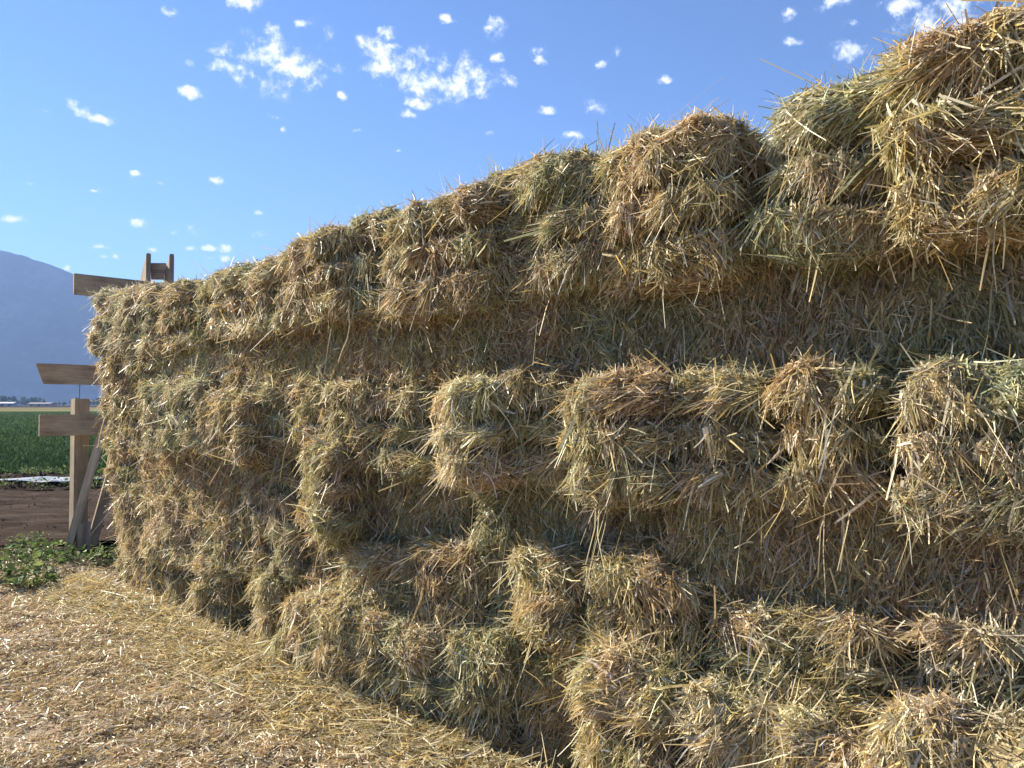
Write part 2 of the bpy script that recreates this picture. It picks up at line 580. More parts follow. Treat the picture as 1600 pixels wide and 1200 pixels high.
    if n:
        a = g.uniform(-0.95, 0.95, n)
        b = np.where(g.random(n) < 0.55, g.uniform(-1, -0.65, n), g.uniform(-0.6, 0.9, n))
        P, nr = f(2, a, b)
        d = unit(nr * g.uniform(0.25, 1.0, n)[:, None] + np.stack((g.normal(0, .6, n), g.normal(0, .2, n), g.normal(-.7, .4, n)), 1))
        L = g.uniform(0.10, 0.22, n)
        bend = np.tile((0, 0, -1.0), (n, 1)) * g.uniform(0.3, 1.0, n)[:, None] + g.normal(0, .22, (n, 3))
        W = wscale * g.uniform(0.0035, 0.008, n)
        v, q = ribbons(g, P - d * 0.03, d, L, W, bend, 3, kink=0.35)
        c = straw_cols(g, n, 'pale' if tone != 'brown' else 'gold')
        V.append(v); Q.append(q + off); C.append(np.repeat(c, 8, axis=0)); MI.append(np.ones(len(q)))
        off += len(v)
    return np.concatenate(V), np.concatenate(Q), np.concatenate(C), np.concatenate(MI)


# kind, x0, x1, y top, y bottom (photo pixels of the front face), metres it stands out of the stack face, tone, label
TOPC, FOURTH, LOWC = 'top course', 'course under the top one', 'bottom course'
B = [
    # top course, far end to near end
    ('H', 143, 243, 452, 548, .06, 'grey', 'grey straw bale capping the far left end of the stack, on the top course'),
    ('H', 243, 322, 442, 545, .06, 'gold', 'small golden straw bale on the top course, second from the far left end'),
    ('H', 322, 430, 414, 522, .08, 'mixed', 'ragged straw bale on the top course, third from the far left end'),
    ('H', 430, 543, 366, 503, .14, 'brown', 'dark brown square topped bale on the top course, standing above its left neighbour'),
    ('H', 543, 612, 330, 487, .10, 'green', 'narrow greenish straw bale on the top course, left of the wide reddish brown one'),
    ('H', 606, 757, 305, 482, .17, 'brown', 'wide reddish brown shaggy bale on the top course with a loose string hanging beneath'),
    ('H', 748, 830, 258, 452, .06, 'green', 'greenish bale on the top course where the skyline steps up'),
    ('H', 818, 965, 236, 445, .12, 'mixed', 'green and tan bale on the top course with straw jutting from its lower left'),
    ('H', 948, 1140, 198, 432, .16, 'gold', 'broad tan straw bale on the top course, left of the dark vertical gap'),
    ('H', 1188, 1346, 146, 388, .14, 'green', 'dark green round shouldered bale on the top course, right of the dark vertical gap'),
    ('H', 1388, 1660, 22, 345, .26, 'gold', 'tallest golden bale at the right end of the top course, long straw hanging'),
    # course under the top one: mostly long cut sides, set back
    ('H', 156, 252, 548, 642, .04, 'brown', 'brown straw bale at the far left end, directly under the top course'),
    ('S', 250, 356, 540, 614, .01, 'pale', 'pale flat cut bale side under the top course, next to the brown end bale'),
    ('S', 354, 452, 512, 606, .02, 'brown', 'dark flat cut bale side under the top course, right of the pale flat one'),
    ('S', 450, 578, 496, 604, .02, 'gold', 'flat bale side under the top course with a golden frill along its foot'),
    ('S', 574, 716, 472, 600, .02, 'brown', 'reddish brown flat bale side under the wide shaggy top bale'),
    ('S', 712, 868, 452, 590, .02, 'brown', 'dusky brown flat bale side under the step in the skyline'),
    ('S', 864, 1242, 415, 582, -.02, 'green', 'long green flat cut bale under the top course with upright stalks'),
    ('S', 1240, 1690, 345, 562, -.02, 'green', 'long dark green flat cut bale at the right end, just under the top course'),
    # fourth course from the ground: shaggy ends standing out
    ('H', 164, 226, 632, 700, .02, 'brown', 'small brown straw bale at the far left end, level with the wooden crossbeam'),
    ('H', 220, 312, 596, 702, .18, 'green', 'pale green tufted bale end jutting out near the far left end, halfway up'),
    ('H', 306, 394, 618, 712, .16, 'brown', 'rusty brown bale end beside the pale green tufted one, halfway up'),
    ('H', 390, 456, 604, 708, .02, 'mixed', 'set back straw bale right of the rusty brown bale end, halfway up'),
    ('H', 452, 566, 598, 694, .10, 'gold', 'sunlit golden fuzzy bale end below the bright frill, halfway up'),
    ('H', 560, 674, 606, 732, .04, 'mixed', 'greyish green bale end with a pale drooping tuft, left of the bright protruding one'),
    ('H', 674, 776, 592, 752, .20, 'pale', 'bright sunlit bale end protruding in the middle of the stack'),
    ('H', 772, 890, 582, 750, .08, 'mixed', 'straw bale end with a horizontal dark crease, just right of the bright protruding one'),
    ('H', 890, 1036, 590, 778, .18, 'brown', 'reddish bale end with pale straw drooping down its left edge, halfway up'),
    ('H', 1034, 1202, 580, 785, .13, 'mixed', 'straw bale end with a flat dusty top ledge, third from the right, halfway up'),
    ('H', 1200, 1374, 568, 790, .16, 'brown', 'pinkish brown bale end with crisscrossed stalks, second from the right, halfway up'),
    ('H', 1382, 1650, 572, 822, .22, 'green', 'big green bale end at the right edge, halfway up, dark hollow at its left'),
    # third course: long cut sides, set back
    ('H', 174, 224, 694, 772, .02, 'gold', 'orange tipped straw bale at the far left end, behind the leaning brace'),
    ('S', 222, 362, 702, 815, .04, 'brown', 'brown flat bale with glinting edges below the pale green tufted end'),
    ('H', 358, 458, 716, 824, .02, 'grey', 'smooth grey bale with combed straw, left of the sunlit bale with the dark side'),
    ('H', 456, 520, 690, 832, .20, 'gold', 'sunlit golden bale with a dark shaded right side, low in the middle left'),
    ('S', 518, 734, 722, 842, -.08, 'brown', 'recessed brown flat bale side with vertical stalks in the middle of the stack'),
    ('H', 730, 794, 752, 856, .04, 'green', 'narrow green bale between two recessed brown flat bale sides'),
    ('S', 788, 1052, 748, 872, -.05, 'brown', 'recessed rusty flat bale side under the dark creased bale end'),
    ('S', 1048, 1424, 776, 962, .05, 'brown', 'long brown flat bale with dense fine stalks, right of the recessed rusty one'),
    ('S', 1428, 1690, 812, 985, .03, 'mixed', 'straw bale at the right edge under the big green bale end'),
    # second course
    ('H', 180, 226, 764, 862, .02, 'gold', 'thin golden bale at the far left end, third from the ground'),
    ('H', 220, 286, 772, 876, .06, 'pale', 'pale lit bale second from the far left end, low in the stack'),
    ('H', 280, 360, 806, 890, .04, 'mixed', 'dull straw bale low at the left above the first lit bottom bale'),
    ('H', 356, 420, 814, 900, .02, 'brown', 'brown low bale left of the grey green one with the hollow'),
    ('H', 416, 466, 822, 902, .06, 'green', 'grey green bale low at the left with a black hollow at its right'),
    ('H', 478, 534, 826, 912, .02, 'brown', 'shaded brown bale right of the black hollow, second course'),
    ('H', 528, 628, 862, 982, .06, 'gold', 'golden brown bale with a looping stalk, second course left of centre'),
    ('H', 626, 738, 846, 972, .06, 'brown', 'brown bale with a rusty lit top ledge, second course below the recessed flat side'),
    ('H', 734, 806, 862, 990, .00, 'green', 'set back green bale second course, left of the sunlit twin bales'),
    ('H', 788, 898, 874, 992, .15, 'gold', 'left of the sunlit twin bale ends on the second course, golden with a bright top'),
    ('H', 894, 1076, 884, 1036, .16, 'gold', 'right of the sunlit twin bale ends on the second course, larger and orange tinged'),
    ('H', 1072, 1232, 948, 1112, .14, 'mixed', 'shaded straw bale right of the sunlit pair, second course'),
    ('H', 1214, 1396, 968, 1104, .16, 'brown', 'shaded brown bale with a long slanting stalk, second course near the right'),
    ('H', 1392, 1660, 986, 1130, .16, 'grey', 'grey combed straw bale at the right edge, second course'),
    # bottom course, standing on the ground
    ('G', 184, 292, 852, 922, .05, 'gold', 'golden bale at the far left end standing on the ground beside the weeds'),
    ('G', 296, 356, 866, 974, .20, 'gold', 'sunlit narrow bale on the ground, first to step out from the far end'),
    ('G', 352, 396, 900, 972, .10, 'grey', 'set back dusty bale on the ground between two sunlit ones'),
    ('G', 390, 442, 912, 1012, .20, 'gold', 'sunlit narrow bale on the ground left of the wider sunlit one'),
    ('G', 432, 508, 932, 1064, .20, 'gold', 'sunlit wide bale on the ground below the dusty ledge'),
    ('G', 506, 586, 950, 1098, .20, 'gold', 'brownish gold bale on the ground with fanned straw at mid height'),
    ('G', 578, 676, 984, 1128, .20, 'mixed', 'ragged grey tan bale on the ground left of the dark stalky one'),
    ('G', 672, 788, 986, 1160, .20, 'mixed', 'dark stalky bale on the ground with a light straw cap'),
    ('G', 794, 898, 1034, 1190, .18, 'gold', 'bale on the ground with lit straw facing left, beside the dark stalky one'),
    ('G', 892, 1060, 1042, 1262, .30, 'gold', 'large sunlit tan bale on the ground at the bottom centre'),
    ('G', 1060, 1192, 1092, 1300, .27, 'pale', 'pale straw bale on the ground with combed straw slanting right'),
    ('G', 1190, 1376, 1134, 1400, .28, 'pale', 'bright sunlit bale top at the bottom edge, third from the right'),
    ('G', 1356, 1516, 1106, 1450, .30, 'pale', 'brightest sunlit bale top at the bottom right, higher than its neighbours'),
    ('G', 1516, 1700, 1150, 1500, .26, 'mixed', 'partly shaded bale at the bottom right corner'),
]
BALES = []
for i, (kind, x0, x1, y0, y1, w, tone, label) in enumerate(B):
    g = np.random.default_rng(1000 + i)
    xm, ym = (x0 + x1) / 2, (y0 + y1) / 2
    bottom = None
    if kind == 'G':
        if y1 < 1195:
            pg = on_ground(xm, y1)
            w = float(np.dot(pg - WO, WN)) + 0.06
        bottom = 0.0
    u0, _, _ = on_wall(x0, ym, w)
    u1, _, _ = on_wall(x1, ym, w)
    _, vt, pm = on_wall(xm, y0, w)
    _, vb, _ = on_wall(xm, y1, w)
    if bottom is not None:
        vb = 0.0
    du, dv = u1 - u0, vt - vb
    dep = 0.58 if (kind == 'S' or du > 0.8) else 1.10
    fl = 0.03
    hx, hz, hy = du / 2 - fl * (g.uniform(0.4, 1.0) if i < 11 else g.uniform(1.0, 1.8) if kind != 'S' else 0.4), dv / 2 - fl * (0.6 if i < 11 else 0.5), dep / 2
    dist = pm[1]
    dens = 24000 * min(1.0, max(0.5, 3.2 / dist))
    wsc = 1.0 + 0.07 * max(0, dist - 3)
    k = 'S' if kind == 'S' else 'H'
    if k == 'S':
        dens *= 1.25
    top = i < 11
    v, q, c, mi = make_bale(k, hx, hy, hz, tone, 1000 + i * 37, dens, wsc, upright=0.2 if top else 0.0,
                            hang=int(9 * min(1.3, max(.35, 3 / dist))))
    me = mesh_from('hay_bale', v, q, c, (M_CORE, M_STRAW), mi)
    pos = WO + WR * (u0 + u1) / 2 + WN * (w - hy - (0.05 if k == 'H' else 0.03)) + np.array((0, 0, vb + (0.004 if kind != 'G' else 0.0)))
    o = link('hay_bale', me, None, pos)
    yaw = g.normal(0, R(2.2)) if k == 'H' else g.normal(0, R(0.8))
    roll = {8: R(-1), 9: R(8), 10: R(-1.5)}.get(i, g.normal(0, R(1.8)) if kind == 'H' else 0)
    o.rotation_euler = (0, roll, WYAW + yaw)
    tag(o, label, 'bale', 'straw bales stacked in a long wall')
    BALES.append(o)


# a loose end of baling string hanging from the wide shaggy top bale
def tube(name, pts, r, mat, parent=None, loc=(0, 0, 0)):
    pts = [np.array(p, float) for p in pts]
    n, m = len(pts), 6
    V = []
    for i, p in enumerate(pts):
        tdir = pts[min(i + 1, n - 1)] - pts[max(i - 1, 0)]
        tdir /= np.linalg.norm(tdir)
        a = np.cross(tdir, (0.3, 0.9, 0.2)); a /= np.linalg.norm(a)
        b = np.cross(tdir, a)
        for k in range(m):
            V.append(p + r * (math.cos(k * 2 * math.pi / m) * a + math.sin(k * 2 * math.pi / m) * b))
    Q = [[i * m + k, i * m + (k + 1) % m, (i + 1) * m + (k + 1) % m, (i + 1) * m + k] for i in range(n - 1) for k in range(m)]
    return link(name, mesh_from(name, np.array(V), np.array(Q), None, (mat,), None, True), parent, loc)


M_TWINE, t, p = new_mat('sisal_twine')
nn = noise(t, 80, 3)
t.links.new(ramp(t, nn, [(0.3, (0.40, 0.31, 0.17)), (0.7, (0.62, 0.52, 0.33))]), p.inputs['Base Color'])
p.inputs['Roughness'].default_value = 0.9
bo = BALES[5]
inv = Matrix.LocRotScale(bo.location, bo.rotation_euler, None).inverted()
tw = []
for (x, y, w) in ((546, 470, .17), (545, 490, .20), (547, 508, .20), (543, 530, .19), (535, 548, .17), (529, 566, .14)):
    P = on_wall(x, y, w)[2]
    tw.append(tuple(inv @ Vector(P)))
tube('loose_twine', tw, 0.004, M_TWINE, bo)


# ---------------------------------------------------------------- ground
def polar_grid(name, radii, a0, a1, na, mat, zf=None, z=0.0):
    A = np.linspace(a0, a1, na + 1)
    V = np.array([(r * math.sin(a), r * math.cos(a), z) for r in radii for a in A])
    if zf is not None:
        V[:, 2] += zf(V)
    n = na + 1
    idx = np.arange(len(V)).reshape(len(radii), n)
    q = np.stack((idx[:-1, :-1], idx[:-1, 1:], idx[1:, 1:], idx[1:, :-1]), 2).reshape(-1, 4)[:, ::-1]
    return link(name, mesh_from(name, V, q, None, (mat,), None, True))


def strip(name, y0, y1, x0, x1, nx, ny, mat, z, zf=None, wob=0.3, seed=3):
    nzz = SinNoise(seed, 0.25)
    X, Y = np.meshgrid(np.linspace(x0, x1, nx + 1), np.linspace(0, 1, ny + 1), indexing='ij')
    e0 = nzz(np.stack((X.ravel(), X.ravel() * 0, X.ravel() * 0), 1)).reshape(X.shape) * wob
    e1 = nzz(np.stack((X.ravel(), X.ravel() * 0 + 40, X.ravel() * 0), 1)).reshape(X.shape) * wob
    YY = (y0 + e0) * (1 - Y) + (y1 + e1) * Y
    V = np.stack((X.ravel(), YY.ravel(), np.full(X.size, z)), 1)
    if zf is not None:
        V[:, 2] += zf(V)
    idx = np.arange(len(V)).reshape(nx + 1, ny + 1)
    q = np.stack((idx[:-1, :-1], idx[1:, :-1], idx[1:, 1:], idx[:-1, 1:]), 2).reshape(-1, 4)
    return link(name, mesh_from(name, V, q, None, (mat,), None, True))


gr = polar_grid('ground', [0.0, 2, 4, 8, 16, 30, 60, 120, 250, 500, 1000, 2000, 4000, 6500], -math.pi, math.pi, 96, M_SOIL, None, -0.012)
tag(gr, kind='structure')
gn, gn2, gn3, gn4 = SinNoise(51, 0.35), SinNoise(52, 1.1), SinNoise(53, 3.5), SinNoise(54, 1.6)


def lump(V):
    return 0.022 + 0.014 * gn(V) + 0.014 * gn2(V) + 0.010 * gn3(V)


# straw mat in front of the stack
mat_o = strip('straw_ground', -11, 7.3, -13, 9, 220, 190, M_MAT, 0.0, lambda V: np.maximum(lump(V), 0.004), 0.25, 5)
tag(mat_o, kind='structure')
tag(strip('dirt_track', 9.2, 14.2, -60, 40, 300, 30, M_PATH, 0.0, lambda V: 0.02 + 0.02 * gn2(V) + 0.012 * gn3(V), 0.25, 9), kind='structure')
tag(strip('field', 17.0, 178, -260, 160, 60, 30, M_FIELD, 0.004, None, 0.4, 11), kind='structure')
tag(strip('stubble_field', 182, 420, -900, 600, 40, 6, M_PALE, 0.004, None, 2, 12), kind='structure')


def berm_z(V):
    s = np.clip(1 - ((V[:, 1] - 15.6) / 1.5) ** 2, 0, 1)
    return 0.02 + s * (0.10 + 0.03 * gn2(V) + 0.025 * gn3(V)) + 0.02 * gn3(V * 2.3) * (s > 0)


tag(strip('soil_ridge', 14.1, 17.3, -45, 30, 400, 34, M_SOIL, 0.0, berm_z, 0.15, 13), kind='structure')

# loose straw over the mat: one mass nobody could count
g = np.random.default_rng(99)


def scatter_litter(n, xr, yr, keep=None):
    x = g.uniform(*xr, n); y = g.uniform(*yr, n)
    P = np.stack((x, y, np.zeros(n)), 1)
    if keep is not None:
        P = P[keep(P)]
    return P


def litter_keep(P):
    w = (P - WO) @ WN
    edge = 7.05 + 0.25 * gn(P) - 0.10 * (P[:, 0] + 4)
    frayed = g.random(len(P)) < np.clip((edge - P[:, 1]) / 0.5 + 0.5, 0.03, 1)
    bare = (gn4(P) + 0.6 * gn3(P) > 1.1) & (g.random(len(P)) < 0.8)      # scuffed hollows where the dark mat shows
    return ~bare & (w > -0.1) & (P[:, 1] > -2.5) & frayed & (P[:, 0] > -8.5) & (P[:, 1] < 8.8)


P = np.concatenate((scatter_litter(480000, (-6.2, 1.2), (2.6, 8.8), litter_keep),
                    scatter_litter(22000, (-8.5, 2.8), (-2.5, 8.0), litter_keep)))
n = len(P)
P[:, 2] = np.maximum(lump(P), 0.004) + g.random(n) ** 2 * 0.022
th = g.uniform(-math.pi, math.pi, n) * 0.55 + 0.5 * gn2(P) + np.where(g.random(n) < .5, math.pi, 0)
el = g.normal(0.0, 0.20, n)
d = np.stack((np.cos(th) * np.cos(el), np.sin(th) * np.cos(el), np.sin(el)), 1)
L = np.clip(np.exp(g.normal(math.log(0.042), 0.5, n)), 0.012, 0.20)
W = np.clip(np.exp(g.normal(math.log(0.0048), 0.35, n)), 0.002, 0.010)
bend = g.normal(0, 0.10, (n, 3)); bend[:, 2] -= 0.03
V, Q = ribbons(g, P - d * (L * 0.5)[:, None], d, L, W, bend, 2, 0.8, 0.06)
cl = straw_cols(g, n, 'litter')
lit = link('straw_litter', mesh_from('straw_litter', V, Q, np.repeat(cl, 6, axis=0), (M_LITTER,)))
tag(lit, 'trodden golden brown loose straw covering the ground in front of the stack', 'straw', kind='stuff')

# fallen straw heaped along the foot of the stack
n = 18000
u = g.uniform(-5.0, 2.2, n)
wv = 0.20 + np.abs(g.normal(0, 0.24, n))
P = WO + WR * u[:, None] + WN * wv[:, None]
P[:, 2] = 0.03 + g.random(n) * 0.09 * np.exp(-((wv - 0.26) / 0.2) ** 2)
th = g.uniform(-math.pi, math.pi, n); el = g.normal(0.05, 0.28, n)
d = np.stack((np.cos(th) * np.cos(el), np.sin(th) * np.cos(el), np.sin(el)), 1)
L = np.exp(g.normal(math.log(0.11), 0.4, n)); W = g.uniform(0.003, 0.008, n)
V, Q = ribbons(g, P - d * (L * 0.5)[:, None], d, L, W, g.normal(0, .12, (n, 3)), 3)
hp = link('fallen_straw', mesh_from('fallen_straw', V, Q, np.repeat(straw_cols(g, n, 'gold'), 8, axis=0), (M_STRAW,)))
tag(hp, 'fallen longer straw heaped along the foot of the bales', 'straw', kind='stuff')


# ---------------------------------------------------------------- crop, weeds
def leaf_cols(g, n, base, var=0.25):
    b = np.array(base)[g.integers(0, len(base), n)]
    return np.clip(b * np.exp(g.normal(0, var, n))[:, None], 0.005, 0.6)


n = 110000
a = g.uniform(-1.15, 0.25, n)            # tangent of the bearing
near = g.random(n)
Y = 17.3 * (150 / 17.3) ** (near ** 1.35)
Y = np.round(Y / 0.55) * 0.55 + g.normal(0, .10, n)          # rows across the view
P = np.stack((a * Y, Y, np.zeros(n)), 1)
P = P[P[:, 1] > 16.9]; n = len(P)
th = g.uniform(-math.pi, math.pi, n); el = g.uniform(0.7, 1.5, n)
d = np.stack((np.cos(th) * np.cos(el), np.sin(th) * np.cos(el), np.sin(el)), 1)
L = g.uniform(0.10, 0.24, n)
W = 0.026 * (1 + P[:, 1] / 60) * g.uniform(.6, 1.3, n)
bend = np.stack((g.normal(0, .25, n), g.normal(0, .25, n), -g.uniform(0.1, .5, n)), 1)
V, Q = ribbons(g, P, d, L, W, bend, 2, 0.2, 0)
cl = leaf_cols(g, n, [(.045, .088, .036), (.060, .105, .045), (.034, .072, .030), (.10, .135, .065)])
cr_ = link('crop_plants', mesh_from('crop_plants', V, Q, np.repeat(cl, 6, axis=0), (M_CROP,)))
tag(cr_, 'low green leafy crop growing in rows across the far field', 'crop', kind='stuff')


def leafy(g, centers, radius, height, nleaf, size, base):
    """stalks with broad diamond leaves around each centre -> V,Q(4),C"""
    V, Q, C = [], [], []
    off = 0
    for (cx, cy), rr, hh in zip(centers, radius, height):
        k = max(4, int(nleaf * rr / 0.2))
        r = rr * np.sqrt(g.random(k)); an = g.uniform(0, 6.28, k)
        z = hh * g.random(k) ** 0.8 * (1 - 0.45 * (r / rr) ** 2) + 0.02
        c = np.stack((cx + r * np.cos(an), cy + r * np.sin(an), z), 1)
        th = an + g.normal(0, .7, k); el = g.normal(0.25, 0.45, k)
        d = np.stack((np.cos(th) * np.cos(el), np.sin(th) * np.cos(el), np.sin(el)), 1)
        L = size * np.exp(g.normal(0, .35, k))
        s = unit(np.cross(d, np.tile((0, 0, 1.0), (k, 1)) + 0.5 * g.normal(size=(k, 3))))
        nrm = np.cross(s, d)
        m = c + d * (L * .5)[:, None] + nrm * (L * .10)[:, None]
        tip = c + d * L[:, None] - nrm * (L * .12)[:, None] * 0 + np.array((0, 0, -1.0)) * (L * .2)[:, None]
        w = (L * .27)[:, None]
        v = np.stack((c, m + s * w - nrm * w * .4, tip, m - s * w - nrm * w * .4), 1).reshape(-1, 3)
        q = np.arange(k * 4).reshape(k, 4)
        V.append(v); Q.append(q + off); C.append(np.repeat(leaf_cols(g, k, base), 4, axis=0)); off += len(v)
        ns = max(3, k // 14)                                  # stalks
        rt = np.stack((np.full(ns, cx) + g.normal(0, rr * .25, ns), np.full(ns, cy) + g.normal(0, rr * .25, ns), np.zeros(ns)), 1)
        dd = unit(np.stack((g.normal(0, .35, ns), g.normal(0, .35, ns), np.ones(ns)), 1))
        v, q = ribbons(g, rt, dd, hh * g.uniform(.7, 1.05, ns), np.full(ns, .008), g.normal(0, .12, (ns, 3)), 3)
        V.append(v); Q.append(q + off); C.append(np.repeat(leaf_cols(g, ns, [(.12, .17, .06)]), 8, axis=0)); off += len(v)
    return np.concatenate(V), np.concatenate(Q), np.concatenate(C)


GREENS = [(.10, .16, .045), (.14, .20, .06), (.075, .12, .04), (.20, .25, .09), (.17, .19, .07)]
for (x, y, rr, hh, lab) in (
        (18, 905, .24, .30, 'bushy green weed at the very left edge of the straw covered ground'),
        (48, 920, .17, .20, 'pale green low weed on the edge of the straw, left of the tallest clump'),
        (76, 893, .22, .30, 'tallest leafy green weed just left of the foot of the leaning brace'),
        (44, 872, .20, .22, 'dark green weed behind the bushy one at the left edge'),
        (134, 888, .20, .20, 'spreading green weed in front of the wooden post'),
        (160, 880, .13, .15, 'small green weed between the wooden post and the end of the stack')):
    c = on_ground(x, y)
    v, q, cc = leafy(np.random.default_rng(int(x)), [(0, 0)], [rr], [hh], 110, .062, GREENS)
    o = link('weed', mesh_from('weed', v, q, cc, (M_LEAF,)), None, (c[0], c[1], 0))
    tag(o, lab, 'weed', 'weeds beside the end of the stack')

cs, rs, hs = [], [], []
for i in range(90):
    Y = random.uniform(6.7, 9.0)
    X = random.uniform(-1.0 * Y, -0.545 * Y)
    if random.random() < 0.25 and Y > 8.3:
        continue
    cs.append((X, Y)); rs.append(random.uniform(.05, .15)); hs.append(random.uniform(.04, .13))
for i in range(160):                                           # along the soil ridge
    Y = random.choice((random.gauss(17.0, .25), random.gauss(14.6, .25)))
    X = random.uniform(-1.0 * Y, -0.40 * Y)
    cs.append((X, Y)); rs.append(random.uniform(.08, .25)); hs.append(random.uniform(.10, .34))
v, q, cc = leafy(np.random.default_rng(5), cs, rs, hs, 60, .045, GREENS)
o = link('ground_weeds', mesh_from('ground_weeds', v, q, cc, (M_LEAF,)))
tag(o, 'scattered low green weeds covering the bare soil beyond the straw', 'weeds', kind='stuff')
g = np.random.default_rng(77)

# soil clods on track and ridge
def clods(n, xr, yr, size, seed):
    g = np.random.default_rng(seed)
    Y = g.uniform(*yr, n); X = g.uniform(xr[0], xr[1], n) * Y
    P = np.stack((X, Y, np.zeros(n)), 1)
    P[:, 2] = np.where((Y > 14.2) & (Y < 17.2), berm_z(P), 0.03)
    base = np.array([(1, 0, 0), (-1, 0, 0), (0, 1, 0), (0, -1, 0), (0, 0, 1), (0, 0, -1)], float)
    fc = np.array([(0, 2, 4), (2, 1, 4), (1, 3, 4), (3, 0, 4), (2, 0, 5), (1, 2, 5), (3, 1, 5), (0, 3, 5)])
    s = size * np.exp(g.normal(0, .5, n))
    V = P[:, None, :] + base[None] * s[:, None, None] * g.uniform(.5, 1.2, (n, 6, 3)) + g.normal(0, .25, (n, 6, 3)) * s[:, None, None]
    F_ = (fc[None] + (np.arange(n) * 6)[:, None, None]).reshape(-1, 3)
    return V.reshape(-1, 3), F_


v1, f1 = clods(2600, (-1.05, -0.35), (14.3, 17.2), 0.026, 3)
v2, f2 = clods(1500, (-1.05, -0.45), (8.6, 14.2), 0.007, 4)
o = link('soil_clods', mesh_from('soil_clods', np.concatenate((v1, v2)), np.concatenate((f1, f2 + len(v1))), None, (M_SOIL,), None, False, 3))
tag(o, 'dark crumbly soil clods along the ridge and track', 'soil', kind='stuff')

# ---------------------------------------------------------------- timber frame beyond the far end
def board(name, p0, p1, width, thick, mat, parent, side=None, cut=0.0):
    """board from p0 to p1; width along 'side' x length; local x = length"""
    p0, p1 = Vector(p0), Vector(p1)
    ax = (p1 - p0)
    L = ax.length
    ax.normalize()
    sd = Vector(side).normalized()
    wd = ax.cross(sd).normalized()                 # width direction
    sd = wd.cross(ax).normalized()
    import bmesh
    bm = bmesh.new()
    bmesh.ops.create_cube(bm, size=1)
    for v in bm.verts:
        v.co = Vector((v.co.x * L, v.co.y * width, v.co.z * thick))
        if cut and v.co.x < 0:
            v.co.x += cut * (0.5 - v.co.y / width)
    bmesh.ops.bevel(bm, geom=list(bm.edges), offset=min(0.006, thick * .15), segments=2, affect='EDGES')
    me = bpy.data.meshes.new(name)
    bm.to_mesh(me); bm.free()
    me.materials.append(mat)
    o = bpy.data.objects.new(name, me)
    COL.objects.link(o)
    M = Matrix((ax, wd, sd)).transposed().to_4x4()
    M.translation = (p0 + p1) / 2 - Vector(parent.location)
    o.parent = parent
    o.matrix_local = M
    return o


FD = Vector((-WN[0], -WN[1], 0))                    # direction the beams run, away from the camera
FS = Vector((WR[0], WR[1], 0))                      # towards the stack
base = on_ground(122, 856)
fr = bpy.data.objects.new('timber_frame', None)
COL.objects.link(fr)
fr.location = base
tag(fr, 'wooden frame of posts, crossbeams and leaning braces behind the far left end of the stack', 'timber frame')
BZ = Vector((base[0], base[1], 0))
UP = Vector((0, 0, 1))


def beam(x, yt, yb, length, Y, nm, cut=0.0, mat=M_BEAM):
    a, b = at_depth(x, yt, Y), at_depth(x, yb, Y)
    c = Vector(((a[0] + b[0]) / 2, (a[1] + b[1]) / 2, (a[2] + b[2]) / 2))
    return board(nm, c, c + FD * length, abs(a[2] - b[2]), 0.04, mat, fr, FS, cut), c


post_h = at_depth(122, 623, base[1])[2]
board('post', BZ, BZ + UP * post_h, 0.15, 0.15, M_POST, fr, FS)
b1, c1 = beam(61, 648, 682, 1.75, base[1] - 0.42, 'crossbeam')
b2, c2 = beam(68, 568, 600, 1.7, base[1] - 0.42, 'crossbeam', -0.075)
b3, c3 = beam(115, 427, 460, 1.35, base[1] - 0.02, 'crossbeam')
# twin uprights carrying the beams, tops showing above the bales
for (xa, xb, yt, grey) in ((219, 236, 397, 1), (259, 268, 398, 1)):
    tp = at_depth((xa + xb) / 2, yt, base[1] + 0.62 + (0.0 if xa < 240 else 0.05))
    T = Vector(tp)
    board('upright', T, Vector((T.x, T.y, 0)), 0.22, 0.055, M_GREY, fr, Vector((0.72, 0.69, 0)), 0.30)
ta, tb = at_depth(236, 424, base[1] + 0.66), at_depth(260, 424, base[1] + 0.70)
board('tie_board', Vector(ta), Vector(tb), 0.20, 0.04, M_GREY, fr, FS)
# braces leaning back to the stack end
p0, p1 = on_ground(104, 862), at_depth(163, 664, base[1] + .02)
p0 = at_depth(106, 858, base[1] - 0.20); p0[2] = 0.0
board('brace', Vector(p0), Vector(p1), 0.10, 0.075, M_PALEWOOD, fr, Vector((0.95, 0.3, 0)))
p0, p1 = at_depth(143, 850, base[1] + 0.18), at_depth(188, 690, base[1] + .5)
p0[2] = 0.0
board('brace', Vector(p0), Vector(p1), 0.11, 0.045, M_POST, fr, FS)
q0 = at_depth(130, 855, base[1] - .12); q0[2] = 0
board('foot_block', Vector(q0), Vector(q0) + UP * 0.30, 0.14, 0.05, M_GREY, fr, FS)

# pale plastic sheet lying on the soil ridge
M_PLASTIC, t, p = new_mat('white_plastic')
nn = noise(t, 3, 5)
t.links.new(ramp(t, nn, [(0.3, (0.26, 0.27, 0.28)), (0.6, (0.44, 0.45, 0.46))]), p.inputs['Base Color'])
p.inputs['Roughness'].default_value = 0.35
pc = on_ground(78, 762)
X, Y = np.meshgrid(np.linspace(-1, 1, 50), np.linspace(-1, 1, 20), indexing='ij')
e = np.sqrt(np.clip(1 - X ** 2 * .96, 0, 1))
pn = SinNoise(61, 1.2)
PX = X * 1.0; PY = Y * 0.28 * e * (1 + .25 * np.sin(X * 4))
PV = np.stack((PX.ravel(), PY.ravel(), np.zeros(X.size)), 1)
PV[:, 2] = 0.03 + 0.10 * np.clip(1 - ((PV[:, 1] + pc[1] - 15.6) / 1.5) ** 2, 0, 1) + 0.03 + 0.010 * pn(PV * 1.2)
idx = np.arange(X.size).reshape(X.shape)
